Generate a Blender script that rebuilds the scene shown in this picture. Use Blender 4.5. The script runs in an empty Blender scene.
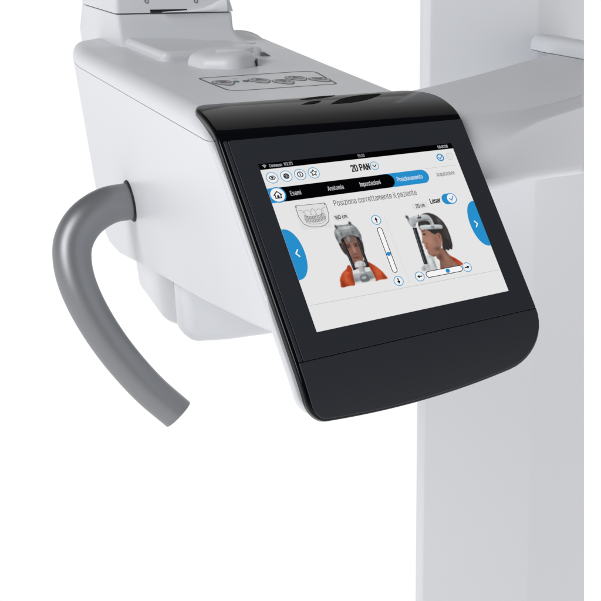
import bpy, bmesh, math, random
from mathutils import Vector, Matrix

S = 0.001                       # everything below is in millimetres
scene = bpy.context.scene
col = scene.collection

# ------------------------------------------------------------------ materials
def principled(name, base, rough, spec=0.5, metal=0.0, coat=0.0, bump=0.0, bump_scale=900.0, var=0.0, rvar=0.0):
    m = bpy.data.materials.new(name); m.use_nodes = True
    nt = m.node_tree; N = nt.nodes; L = nt.links
    b = N['Principled BSDF']
    b.inputs['Base Color'].default_value = (*base, 1)
    b.inputs['Roughness'].default_value = rough
    b.inputs['Metallic'].default_value = metal
    b.inputs['Specular IOR Level'].default_value = spec
    b.inputs['Coat Weight'].default_value = coat
    b.inputs['Coat Roughness'].default_value = 0.04
    tc = N.new('ShaderNodeTexCoord')
    if bump > 0:
        n = N.new('ShaderNodeTexNoise'); n.inputs['Scale'].default_value = bump_scale
        n.inputs['Detail'].default_value = 3
        bp = N.new('ShaderNodeBump'); bp.inputs['Strength'].default_value = bump
        bp.inputs['Distance'].default_value = 0.0002
        L.new(tc.outputs['Object'], n.inputs['Vector']); L.new(n.outputs['Fac'], bp.inputs['Height'])
        L.new(bp.outputs['Normal'], b.inputs['Normal'])
    if var > 0 or rvar > 0:
        n2 = N.new('ShaderNodeTexNoise'); n2.inputs['Scale'].default_value = 14; n2.inputs['Detail'].default_value = 4
        L.new(tc.outputs['Object'], n2.inputs['Vector'])
        if var > 0:
            r = N.new('ShaderNodeValToRGB')
            r.color_ramp.elements[0].color = (*[c * (1 - var) for c in base], 1)
            r.color_ramp.elements[1].color = (*[min(1, c * (1 + var)) for c in base], 1)
            L.new(n2.outputs['Fac'], r.inputs['Fac']); L.new(r.outputs['Color'], b.inputs['Base Color'])
        if rvar > 0:
            mr = N.new('ShaderNodeMapRange')
            mr.inputs['To Min'].default_value = rough - rvar; mr.inputs['To Max'].default_value = rough + rvar
            L.new(n2.outputs['Fac'], mr.inputs['Value']); L.new(mr.outputs['Result'], b.inputs['Roughness'])
    return m

M_WHITE = principled('white_lacquer', (0.708, 0.724, 0.755), 0.34, 0.45, bump=0.04, bump_scale=700, var=0.008, rvar=0.05)
M_COLUMN = principled('column_lacquer', (0.845, 0.862, 0.895), 0.45, 0.35, bump=0.03, bump_scale=400, var=0.008, rvar=0.05)
M_GLOSS = principled('black_gloss', (0.002, 0.0023, 0.004), 0.06, 0.22, coat=0.0, rvar=0.01)
M_GLASS = principled('screen_glass', (0.029, 0.0325, 0.040), 0.32, 0.25, rvar=0.02)
M_PANEL = principled('lower_panel_satin', (0.031, 0.0345, 0.042), 0.38, 0.3, bump=0.02, bump_scale=1500, rvar=0.02)
M_GREY = principled('grey_grip', (0.26, 0.268, 0.283), 0.40, 0.5, metal=0.55, bump=0.10, bump_scale=1400, var=0.02, rvar=0.03)
M_DARK = principled('dark_rubber_and_shade', (0.01, 0.01, 0.011), 0.5, 0.3)
M_SEAM = principled('seam_grey', (0.46, 0.465, 0.475), 0.6, 0.2)
M_LINE = principled('printed_line', (0.085, 0.085, 0.095), 0.5, 0.3)
M_KEY = principled('membrane_key', (0.50, 0.50, 0.51), 0.5, 0.3, var=0.10)
M_KEYD = principled('membrane_key_dark', (0.11, 0.11, 0.12), 0.45, 0.3)
M_REFL = principled('reflection_black', (0.002, 0.002, 0.0025), 0.7, 0.05)  # black for the painted-in reflections on the bezel
M_RING = principled('key_ring_grey', (0.24, 0.24, 0.25), 0.5, 0.3)
M_GAP_SHADE = principled('gap_shade_grey', (0.30, 0.305, 0.32), 0.6, 0.2)  # grey of the shade painted between the lower boxes
M_SHADE = principled('painted_shade_grey', (0.16, 0.163, 0.17), 0.6, 0.2)  # shade put into colour, for the wedge beside the flange
M_LED = principled('green_led', (0.03, 0.12, 0.09), 0.3, 0.5)
M_STEEL = principled('bright_steel', (0.72, 0.73, 0.75), 0.22, 0.5, metal=0.8)

_em = {}
def lin(c):
    c /= 255.0
    return c / 12.92 if c <= 0.04045 else ((c + 0.055) / 1.055) ** 2.4
def emis(rgb):
    """lit pixel colour of the display, given as the 0-255 colour the screen shows"""
    if rgb in _em: return _em[rgb]
    m = bpy.data.materials.new('display_pixel_%d_%d_%d' % rgb); m.use_nodes = True
    nt = m.node_tree; nt.nodes.clear()
    e = nt.nodes.new('ShaderNodeEmission'); o = nt.nodes.new('ShaderNodeOutputMaterial')
    e.inputs['Color'].default_value = (*[lin(c) for c in rgb], 1); e.inputs['Strength'].default_value = 1.0
    nt.links.new(e.outputs[0], o.inputs['Surface'])
    _em[rgb] = m
    return m

# ------------------------------------------------------------------ object helpers
BASE = Vector((0, 300, -175))          # foot of the console unit
def thing(name, label, cat, loc, group=None, kind=None):
    o = bpy.data.objects.new(name, None); col.objects.link(o)
    o.empty_display_size = 0.05
    o.location = Vector(loc) * S
    o['label'] = label; o['category'] = cat
    if group: o['group'] = group
    if kind: o['kind'] = kind
    return o
def link(name, verts, faces, mats, parent, base, fm=None, smooth=35, label=None):
    me = bpy.data.meshes.new(name)
    me.from_pydata([tuple((Vector(v) - base) * S) for v in verts], [], faces)
    return finish(name, me, mats, parent, fm, smooth, label)
def weighted(o):
    m = o.modifiers.new('weighted normals', 'WEIGHTED_NORMAL'); m.keep_sharp = True; m.weight = 50
def finish(name, me, mats, parent, fm=None, smooth=35, label=None):
    for m in (mats if isinstance(mats, (list, tuple)) else [mats]): me.materials.append(m)
    if fm:
        for p, i in zip(me.polygons, fm): p.material_index = i
    bm = bmesh.new(); bm.from_mesh(me)
    bmesh.ops.remove_doubles(bm, verts=bm.verts, dist=1e-7)
    bmesh.ops.recalc_face_normals(bm, faces=bm.faces)
    bm.to_mesh(me); bm.free()
    if smooth:
        me.polygons.foreach_set('use_smooth', [True] * len(me.polygons))
        me.set_sharp_from_angle(angle=math.radians(smooth))
    o = bpy.data.objects.new(name, me); col.objects.link(o)
    if smooth: weighted(o)
    if parent: o.parent = parent
    if label: o['label'] = label
    return o
def bm_link(name, bm, mats, parent, base, smooth=35, label=None):
    for v in bm.verts: v.co = (v.co - base) * S
    me = bpy.data.meshes.new(name); bm.to_mesh(me); bm.free()
    return finish(name, me, mats, parent, None, smooth, label)

def catmull(pts, n):
    pts = [Vector(p) for p in pts]
    ext = [2 * pts[0] - pts[1]] + pts + [2 * pts[-1] - pts[-2]]
    out = []
    for i in range(1, len(ext) - 2):
        p0, p1, p2, p3 = ext[i - 1:i + 3]
        for k in range(n):
            t = k / n
            out.append(0.5 * ((2 * p1) + (p2 - p0) * t + (2 * p0 - 5 * p1 + 4 * p2 - p3) * t * t + (3 * p1 - p0 - 3 * p2 + p3) * t ** 3))
    out.append(pts[-1])
    return out
def resample(poly, step, closed=True):
    out = []; n = len(poly)
    for i in range(n if closed else n - 1):
        a = Vector(poly[i]); b = Vector(poly[(i + 1) % n]); k = max(1, int((b - a).length / step))
        for j in range(k): out.append(a.lerp(b, j / k))
    if not closed: out.append(Vector(poly[-1]))
    return out
def round_poly(pts, radii, seg=8):
    """2D polygon with its corners rounded"""
    out = []; n = len(pts)
    for i in range(n):
        p = Vector(pts[i]); a = Vector(pts[i - 1]); b = Vector(pts[(i + 1) % n])
        r = radii[i] if isinstance(radii, (list, tuple)) else radii
        u = (a - p); w = (b - p)
        if r <= 0: out.append(p); continue
        lu, lw = u.length, w.length; u /= lu; w /= lw
        ang = u.angle(w); d = min(r / math.tan(ang / 2), lu * 0.48, lw * 0.48)
        s, e = p + u * d, p + w * d
        for k in range(seg + 1):
            t = k / seg
            out.append((1 - t) ** 2 * s + 2 * t * (1 - t) * p + t * t * e)
    return out
def area2(p): return sum(p[i - 1][0] * p[i][1] - p[i][0] * p[i - 1][1] for i in range(len(p))) / 2
def inward(poly):
    n = len(poly); out = []
    sg = 1 if area2(poly) > 0 else -1
    for i in range(n):
        e1 = (Vector(poly[i]) - Vector(poly[i - 1])); e2 = (Vector(poly[(i + 1) % n]) - Vector(poly[i]))
        n1 = Vector((-e1.y, e1.x)).normalized() * sg; n2 = Vector((-e2.y, e2.x)).normalized() * sg
        m = (n1 + n2)
        if m.length < 1e-6: m = n1
        m.normalize(); m /= max(0.5, m.dot(n1)); out.append(m)
    return out

def slab(poly, a0, a1, r0, r1, mapf, seg=6):
    """closed 2D outline swept from a0 to a1 with both rims rounded; r0/r1 a radius or one per point.
       mapf(p2d, a) -> Vector.  Returns a bmesh."""
    n = len(poly); inn = inward(poly)
    R0 = r0 if isinstance(r0, list) else [r0] * n
    R1 = r1 if isinstance(r1, list) else [r1] * n
    bm = bmesh.new(); rings = []
    def ring(R, a, base, sign):
        vs = []
        for i in range(n):
            r = R[i]; off = r * (1 - math.cos(a)); x = base + sign * (r * (1 - math.sin(a)))
            vs.append(bm.verts.new(mapf(Vector(poly[i]) + inn[i] * off, x)))
        return vs
    for k in range(seg, -1, -1): rings.append(ring(R0, k / seg * math.pi / 2, a0, 1))
    for k in range(0, seg + 1): rings.append(ring(R1, k / seg * math.pi / 2, a1, -1))
    for A, B in zip(rings[:-1], rings[1:]):
        for i in range(n):
            j = (i + 1) % n
            try: bm.faces.new((A[i], A[j], B[j], B[i]))
            except ValueError: pass
    bm.faces.new(list(reversed(rings[0]))); bm.faces.new(rings[-1])
    bmesh.ops.recalc_face_normals(bm, faces=bm.faces)
    return bm
def cut_keep(bm, co, no, side):
    geom = bm.verts[:] + bm.edges[:] + bm.faces[:]
    bmesh.ops.bisect_plane(bm, geom=geom, plane_co=Vector(co), plane_no=Vector(no), clear_outer=side < 0, clear_inner=side > 0)
def fill_cut(bm):
    es = [e for e in bm.edges if e.is_boundary]
    if es: bmesh.ops.holes_fill(bm, edges=es, sides=0)

# ------------------------------------------------------------------ the console thing
console = thing('x_ray_console', 'white x-ray console with tilted black touch screen and grey curved grab handle',
                'medical console', BASE)
B = BASE
CT, ST = math.cos(0.82574), math.sin(0.82574)

# --- the body: side outline in (y, z)
def plan_shift(y, x):
    if x < 0:
        return x + (8.0e-4 * (y - 640) ** 2 if y > 640 else 0)
    return x + (y - 165) * (0.150 if y > 165 else 0.34) * min(1, x / 115)
raw = [(151, 100), (905, 100), (928, 92), (935, 70), (935, -40), (860, -90), (765, -112), (737, -145), (706, -169), (664, -181.5),
       (600, -180), (533, -168), (403, -145), (189, -110), (20, -78), (-26, -68), (-43, -60),
       (-33.9, -50.4), (-6.8, -21), (33.9, 23.1), (61, 52.5), (79.5, 71.5), (90.5, 79.6), (103, 86), (125, 93.2), (137, 96.5), (145, 99)]
prof = resample(raw, 14)
def body_r(side):
    out = []
    for p in prof:
        y, z = p
        if z > 60:
            t = max(0, min(1, (y - 92) / 55)); r = 5 + (18 - 5) * t * t * (3 - 2 * t)
            if y > 890: r = 15
            out.append(r if side < 0 else r * 1.7)
        else:
            out.append(6.5 if y < 700 else 10)
    return out
def body_bm(grow=0.0):
    bm = slab(prof, -140 - grow, 119 + grow, body_r(-1), body_r(1), lambda p, a: Vector((a, p.x, p.y)), 8)
    for y in list(range(640, 935, 12)) + [165, 260, 360, 460, 560]:
        bmesh.ops.bisect_plane(bm, geom=bm.verts[:] + bm.edges[:] + bm.faces[:], plane_co=(0, y, 0), plane_no=(0, 1, 0))
    return bm
def bend(bm):
    for v in bm.verts:
        x, y = v.co.x, v.co.y
        v.co.x = plan_shift(y, x)
        if y > 800: v.co.y = y - (y - 800) * 0.62 * max(0, min(1, (60 - x) / 160))
bm = body_bm(); cut_keep(bm, (0, 0, 79.6), (0, 0, 1), 1); bend(bm)
bm_link('top_cover', bm, M_WHITE, console, B, 40)
bm = body_bm(); cut_keep(bm, (0, 0, 78.9), (0, 0, 1), -1); bend(bm)
bm_link('side_shell', bm, M_WHITE, console, B, 40)
bm = body_bm(-0.9); cut_keep(bm, (0, 0, 84), (0, 0, 1), -1); cut_keep(bm, (0, 0, 74), (0, 0, 1), 1); bend(bm)
bm_link('cover_gasket', bm, M_SEAM, console, B, 40)

# --- bezel profile: s runs up the screen plane and over the top on to the deck
top_pts = [(76.6, 83.0), (80.6, 86.4), (85.6, 89.3), (92, 92.1), (100, 94.6), (112, 97.4), (124, 99.6), (136, 101.2), (146, 102.0), (156, 102.3)]
S_TOP0 = 113.0
_prof = []
for k in range(0, 23):                                    # below the seam the panel bends very slightly back
    s = -175 + k * 3.0
    d = max(0, (-109 - s)); off = -(d * d) / 460.0
    _prof.append((s, Vector((s * CT - off * ST, s * ST + off * CT))))
for k in range(0, 28): 
    s = -108 + k * (S_TOP0 + 108) / 28; _prof.append((s, Vector((s * CT, s * ST))))
tp = catmull([Vector((p[0], p[1], 0)) for p in top_pts], 5)
s = S_TOP0; prev = None
for p in tp:
    q = Vector((p.x, p.y))
    if prev is not None: s += (q - prev).length
    _prof.append((s, q)); prev = q
S_END = s
def fprof(s):
    if s <= _prof[0][0]: i = 0
    else:
        i = 0
        while i < len(_prof) - 2 and _prof[i + 1][0] < s: i += 1
    s0, p0 = _prof[i]; s1, p1 = _prof[i + 1]
    t = (s - s0) / (s1 - s0)
    p = p0.lerp(p1, t)
    def tan(j):
        j0 = max(0, j - 1); j1 = min(len(_prof) - 1, j + 1)
        return (_prof[j1][1] - _prof[j0][1]).normalized()
    tg = tan(i).lerp(tan(i + 1), max(0, min(1, t))).normalized()
    return p, Vector((-tg.y, tg.x))
def onface(u, s, off=0.0):
    p, n = fprof(s); p = p + n * off
    return Vector((u, p.x, p.y))

def outline(uL, uR, sB, sT, BL, BR, TR, TL, inset=0, n=12, m=46):
    uL += inset; uR -= inset; sB += inset; sT -= inset
    f = lambda c: (max(0.01, c[0] - inset), max(0.01, c[1] - inset))
    BL, BR, TR, TL = map(f, (BL, BR, TR, TL))
    left, right = [], []
    for k in range(n + 1):
        a = k / n * math.pi / 2
        left.append((uL + BL[0] * (1 - math.sin(a)), sB + BL[1] * (1 - math.cos(a))))
        right.append((uR - BR[0] * (1 - math.sin(a)), sB + BR[1] * (1 - math.cos(a))))
    for k in range(1, m):
        t = k / m
        left.append((uL, (sB + BL[1]) + t * ((sT - TL[1]) - (sB + BL[1]))))
        right.append((uR, (sB + BR[1]) + t * ((sT - TR[1]) - (sB + BR[1]))))
    for k in range(n + 1):
        a = k / n * math.pi / 2
        left.append((uL + TL[0] * (1 - math.cos(a)), sT - TL[1] * (1 - math.sin(a))))
        right.append((uR - TR[0] * (1 - math.cos(a)), sT - TR[1] * (1 - math.sin(a))))
    return left, right
def sheet(name, mats, parent, args, off, depth, bevel, ncol=26, seg=5, label=None, bow=None, depthf=None):
    verts, faces = [], []
    def put(u, s, o):
        if bow: s = bow(u, s)
        verts.append(onface(u, s, o)); return len(verts) - 1
    L, Rr = outline(*args, inset=bevel)
    rows = []
    for a, b in zip(L, Rr):
        rows.append([put(a[0] + (b[0] - a[0]) * j / ncol, a[1] + (b[1] - a[1]) * j / ncol, off) for j in range(ncol + 1)])
    for r0, r1 in zip(rows[:-1], rows[1:]):
        for j in range(ncol): faces.append((r0[j], r0[j + 1], r1[j + 1], r1[j]))
    # rim loop: bottom row left->right, right side up, top row right->left, left side down
    def loop(inset):
        L, Rr = outline(*args, inset=inset); pts = []
        for j in range(ncol): pts.append((L[0][0] + (Rr[0][0] - L[0][0]) * j / ncol, L[0][1] + (Rr[0][1] - L[0][1]) * j / ncol))
        pts += Rr[:-1]
        for j in range(ncol): pts.append((Rr[-1][0] + (L[-1][0] - Rr[-1][0]) * j / ncol, Rr[-1][1] + (L[-1][1] - Rr[-1][1]) * j / ncol))
        pts += list(reversed(L))[:-1]
        return pts
    n = len(rows)
    prev = [rows[0][j] for j in range(ncol)] + [rows[i][ncol] for i in range(n - 1)] + [rows[-1][ncol - j] for j in range(ncol)] + [rows[n - 1 - i][0] for i in range(n - 1)]
    for k in range(1, seg + 1):
        a = k / seg * math.pi / 2
        cur = [put(u, s, off - bevel * (1 - math.cos(a))) for u, s in loop(bevel * (1 - math.sin(a)))]
        for i in range(len(cur)):
            j = (i + 1) % len(cur); faces.append((prev[i], prev[j], cur[j], cur[i]))
        prev = cur
    cur = [put(u, s, off - (depthf(u, s) if depthf else depth)) for u, s in loop(0)]
    for i in range(len(cur)):
        j = (i + 1) % len(cur); faces.append((prev[i], prev[j], cur[j], cur[i]))
    return link(name, verts, faces, mats, parent, B, None, 32, label)
def bow(u, s):                                            # the lower edge dips a little in the middle
    if s < -110:
        return s - 6.0 * (1 - ((u + 30) / 105) ** 2) * min(1, (-110 - s) / 50) if abs(u + 30) < 105 else s
    return s
BEZ = (-135, 131.5, -162.5, S_END, (15, 20), (60, 54), (38, 44), (17, 24))
def bez_depth(u, s):
    return 9.0 if s < 140 else max(4.0, 9 - (s - 140) * 0.1)
bezel = sheet('display_bezel', M_GLOSS, console, BEZ, -0.7, 9, 3.6, bow=bow, depthf=bez_depth, seg=7)
sheet('front_frame', M_WHITE, console, (-139.7, 127, -156, -30, (17, 22), (60, 54), (8, 8), (8, 34)), -9.3, 6, 3.0, bow=bow, seg=6)

glass = sheet('touch_screen', M_GLASS, console, (-126.3, 129.7, -108.0, 111.2, (0.8, 0.8), (0.8, 0.8), (1, 1), (1.5, 1.5)), 0.0, 1.5, 0.5, ncol=8, seg=3)
LOW = (-131.0, 129.9, -160.5, -108.7, (10, 14), (60, 52), (0.8, 0.8), (0.8, 0.8))
sheet('lower_panel', M_PANEL, console, LOW, 0.0, 1.5, 0.8, bow=bow, seg=3)
sheet('side_trim', M_PANEL, console, (-130.6, -126.9, -108.0, 111.2, (0.8, 0.8), (0.8, 0.8), (0.8, 0.8), (1.5, 1.5)), -0.1, 1.4, 0.6, ncol=2, seg=3)

# leaf-shaped inlay, for the dark reflections painted on the bezel's top
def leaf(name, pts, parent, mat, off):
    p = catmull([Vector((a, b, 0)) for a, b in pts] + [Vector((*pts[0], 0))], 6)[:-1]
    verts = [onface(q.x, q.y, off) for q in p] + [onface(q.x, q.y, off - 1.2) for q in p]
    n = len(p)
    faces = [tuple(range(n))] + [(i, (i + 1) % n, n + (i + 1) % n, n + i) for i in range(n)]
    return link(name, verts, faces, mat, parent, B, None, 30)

# ------------------------------------------------------------------ the picture on the display
STEP = 0.07
# single-line lettering in the style of the display: (advance, strokes); cap height 1
def _pill(x0, y0, x1, y1):
    r = (x1 - x0) / 2; ry = min(r * 1.15, (y1 - y0) / 2); cx = (x0 + x1) / 2; pts = []
    for k in range(13):
        a = math.pi * k / 12; pts.append((cx + r * math.cos(a), y1 - ry + ry * math.sin(a)))
    for k in range(13):
        a = math.pi + math.pi * k / 12; pts.append((cx + r * math.cos(a), y0 + ry + ry * math.sin(a)))
    return pts + [pts[0]]
_arch = lambda a, b: [(a, .52), (a + .06, .66), ((a + b) / 2, .72), (b - .04, .66), (b, .5), (b, .25), (b, 0)]
GLYPH = {
 'o': (.50, [('l', _pill(.05, 0, .45, .72))]), '0': (.54, [('l', _pill(.05, 0, .49, 1))]),
 'a': (.48, [('c', [(.07, .60), (.14, .69), (.25, .72), (.37, .68), (.42, .54), (.42, .3), (.42, 0)]), ('c', [(.42, .42), (.22, .42), (.08, .34), (.06, .2), (.1, .05), (.22, 0), (.34, .04), (.42, .14)])]),
 'c': (.46, [('c', [(.42, .56), (.36, .68), (.25, .72), (.11, .66), (.06, .5), (.06, .22), (.11, .06), (.25, 0), (.36, .04), (.42, .16)])]),
 'e': (.50, [('c', [(.07, .36), (.26, .36), (.45, .36), (.45, .5), (.39, .67), (.26, .72), (.12, .67), (.06, .5), (.06, .22), (.12, .05), (.26, 0), (.38, .03), (.44, .14)])]),
 'i': (.16, [('l', [(.08, 0), (.08, .72)]), ('l', [(.08, .90), (.08, .97)])]),
 'l': (.22, [('c', [(.08, 1), (.08, .5), (.08, .14), (.13, .02), (.22, 0)])]),
 'm': (.72, [('l', [(.06, 0), (.06, .72)]), ('c', _arch(.06, .36)), ('c', _arch(.36, .66))]),
 'n': (.50, [('l', [(.06, 0), (.06, .72)]), ('c', _arch(.06, .44))]),
 'p': (.50, [('l', [(.06, -.26), (.06, .72)]), ('l', _pill(.06, 0, .45, .72))]), 'q': (.50, [('l', [(.44, -.26), (.44, .72)]), ('l', _pill(.05, 0, .44, .72))]),
 'r': (.34, [('l', [(.06, 0), (.06, .72)]), ('c', [(.06, .50), (.12, .66), (.22, .72), (.33, .70)])]),
 's': (.46, [('c', [(.41, .60), (.34, .70), (.23, .72), (.11, .68), (.07, .54), (.14, .42), (.25, .37), (.36, .31), (.42, .19), (.37, .05), (.24, 0), (.12, .03), (.05, .13)])]),
 't': (.34, [('c', [(.13, .94), (.13, .5), (.13, .14), (.18, .02), (.31, 0)]), ('l', [(.01, .72), (.31, .72)])]),
 'u': (.50, [('c', [(.06, .72), (.06, .4), (.06, .2), (.12, .05), (.24, 0), (.38, .06), (.44, .2)]), ('l', [(.44, .72), (.44, 0)])]),
 'z': (.46, [('l', [(.05, .72), (.41, .72), (.05, 0), (.43, 0)])]),
 'A': (.56, [('l', [(.02, 0), (.28, 1), (.54, 0)]), ('l', [(.11, .3), (.45, .3)])]),
 'C': (.54, [('c', [(.48, .80), (.42, .94), (.28, 1), (.12, .92), (.06, .74), (.06, .26), (.12, .08), (.28, 0), (.42, .06), (.48, .2)])]),
 'D': (.55, [('l', [(.07, 0), (.07, 1), (.28, 1), (.41, .95), (.48, .84), (.49, .7), (.49, .3), (.48, .16), (.41, .05), (.28, 0), (.07, 0)])]),
 'E': (.48, [('l', [(.46, 1), (.07, 1), (.07, 0), (.46, 0)]), ('l', [(.07, .52), (.41, .52)])]),
 'I': (.16, [('l', [(.08, 0), (.08, 1)])]), 'L': (.46, [('l', [(.07, 1), (.07, 0), (.45, 0)])]),
 'N': (.58, [('l', [(.07, 0), (.07, 1), (.51, 0), (.51, 1)])]),
 'P': (.54, [('l', [(.07, 0), (.07, 1), (.30, 1), (.43, .95), (.49, .83), (.49, .63), (.43, .51), (.30, .46), (.07, .46)])]),
 '1': (.34, [('l', [(.05, .80), (.26, 1), (.26, 0)])]),
 '2': (.52, [('c', [(.07, .76), (.11, .92), (.26, 1), (.42, .93), (.47, .75), (.40, .56), (.24, .30), (.06, .0)]), ('l', [(.06, 0), (.48, 0)])]),
 '3': (.52, [('c', [(.07, .84), (.14, .96), (.27, 1), (.42, .92), (.45, .74), (.38, .58), (.22, .54)]), ('c', [(.22, .54), (.40, .49), (.47, .30), (.43, .09), (.27, 0), (.12, .04), (.06, .18)])]),
 '5': (.52, [('l', [(.44, 1), (.11, 1), (.08, .52)]), ('c', [(.08, .52), (.18, .6), (.30, .62), (.43, .52), (.47, .32), (.42, .09), (.26, 0), (.11, .05), (.06, .17)])]),
 '6': (.52, [('c', [(.38, 1), (.24, .76), (.10, .48), (.06, .28)]), ('l', _pill(.05, 0, .47, .58))]),
 '7': (.50, [('l', [(.05, 1), (.46, 1), (.20, 0)])]), '9': (.52, [('c', [(.14, 0), (.28, .24), (.42, .52), (.46, .72)]), ('l', _pill(.05, .42, .47, 1))]),
 '.': (.14, [('l', [(.07, 0), (.07, .06)])]), ':': (.14, [('l', [(.07, .08), (.07, .16)]), ('l', [(.07, .60), (.07, .68)])]),
}
class UI:
    def __init__(self): self.v = []; self.f = []; self.m = []; self.mats = []
    def mi(self, rgb):
        m = emis(rgb)
        if m not in self.mats: self.mats.append(m)
        return self.mats.index(m)
    def poly(self, pts, rgb, lay):
        b = len(self.v)
        self.v += [onface(p[0], p[1], 0.06 + lay * STEP) for p in pts]
        self.f.append(tuple(range(b, b + len(pts)))); self.m.append(self.mi(rgb)); return self
    def rect(self, u0, v0, u1, v1, rgb, lay): return self.poly([(u0, v0), (u1, v0), (u1, v1), (u0, v1)], rgb, lay)
    def disc(self, u, v, r, rgb, lay, ry=None, n=28):
        ry = ry or r
        return self.poly([(u + r * math.cos(2 * math.pi * k / n), v + ry * math.sin(2 * math.pi * k / n)) for k in range(n)], rgb, lay)
    def ring(self, u, v, r, w, rgb, lay, n=36):
        for k in range(n):
            a, b = 2 * math.pi * k / n, 2 * math.pi * (k + 1) / n
            self.poly([(u + (r - w) * math.cos(a), v + (r - w) * math.sin(a)), (u + r * math.cos(a), v + r * math.sin(a)),
                       (u + r * math.cos(b), v + r * math.sin(b)), (u + (r - w) * math.cos(b), v + (r - w) * math.sin(b))], rgb, lay)
        return self
    def stroke(self, pts, w, rgb, lay, closed=False):
        pts = [Vector(p) for p in pts]
        if closed: pts.append(pts[0])
        for a, b in zip(pts[:-1], pts[1:]):
            d = (b - a)
            if d.length < 1e-6: continue
            d.normalize(); n = Vector((-d.y, d.x)) * w / 2; e = d * w * 0.3
            self.poly([a - e - n, b + e - n, b + e + n, a - e + n], rgb, lay)
        return self
    def pill(self, u0, v0, u1, v1, rgb, lay, outline=0, n=12):
        r = min(u1 - u0, v1 - v0) / 2; pts = []
        for cx, cy, a0 in ((u1 - r, v0 + r, -90), (u1 - r, v1 - r, 0), (u0 + r, v1 - r, 90), (u0 + r, v0 + r, 180)):
            for k in range(n + 1):
                a = math.radians(a0 + 90 * k / n); pts.append((cx + r * math.cos(a), cy + r * math.sin(a)))
        if outline: return self.stroke(pts, outline, rgb, lay, True)
        return self.poly(pts, rgb, lay)
    def text(self, txt, u0, u1, base, cap, rgb, lay, bold=0.13):
        x = 0.0; runs = []
        for ch in txt:
            if ch == ' ': x += 0.30; continue
            adv, strokes = GLYPH[ch]
            for kind, pts in strokes:
                q = [Vector((p[0] + x, p[1], 0)) for p in pts]
                if kind == 'c': q = catmull(q, 4)
                runs.append(q)
            x += adv + 0.11
        sx = (u1 - u0) / (x - 0.11)
        for q in runs:
            self.stroke([(u0 + p.x * sx, base + p.y * cap) for p in q], bold * cap, rgb, lay)
        return self
    def done(self, name, parent=None, label=None):
        me = bpy.data.meshes.new(name)
        me.from_pydata([tuple((Vector(v) - B) * S) for v in self.v], [], self.f)
        for m in self.mats: me.materials.append(m)
        for p, i in zip(me.polygons, self.m): p.material_index = i
        o = bpy.data.objects.new(name, me); col.objects.link(o); o.parent = parent or glass
        if label: o['label'] = label
        return o
import numpy as np
_attr_mat = None
def picture_material():
    global _attr_mat
    if _attr_mat is None:
        m = bpy.data.materials.new('display_photo_pixels'); m.use_nodes = True
        nt = m.node_tree; nt.nodes.clear()
        e = nt.nodes.new('ShaderNodeEmission'); o = nt.nodes.new('ShaderNodeOutputMaterial'); a = nt.nodes.new('ShaderNodeVertexColor')
        a.layer_name = 'pixel'; nt.links.new(a.outputs['Color'], e.inputs['Color']); nt.links.new(e.outputs[0], o.inputs['Surface'])
        _attr_mat = m
    return _attr_mat
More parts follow.
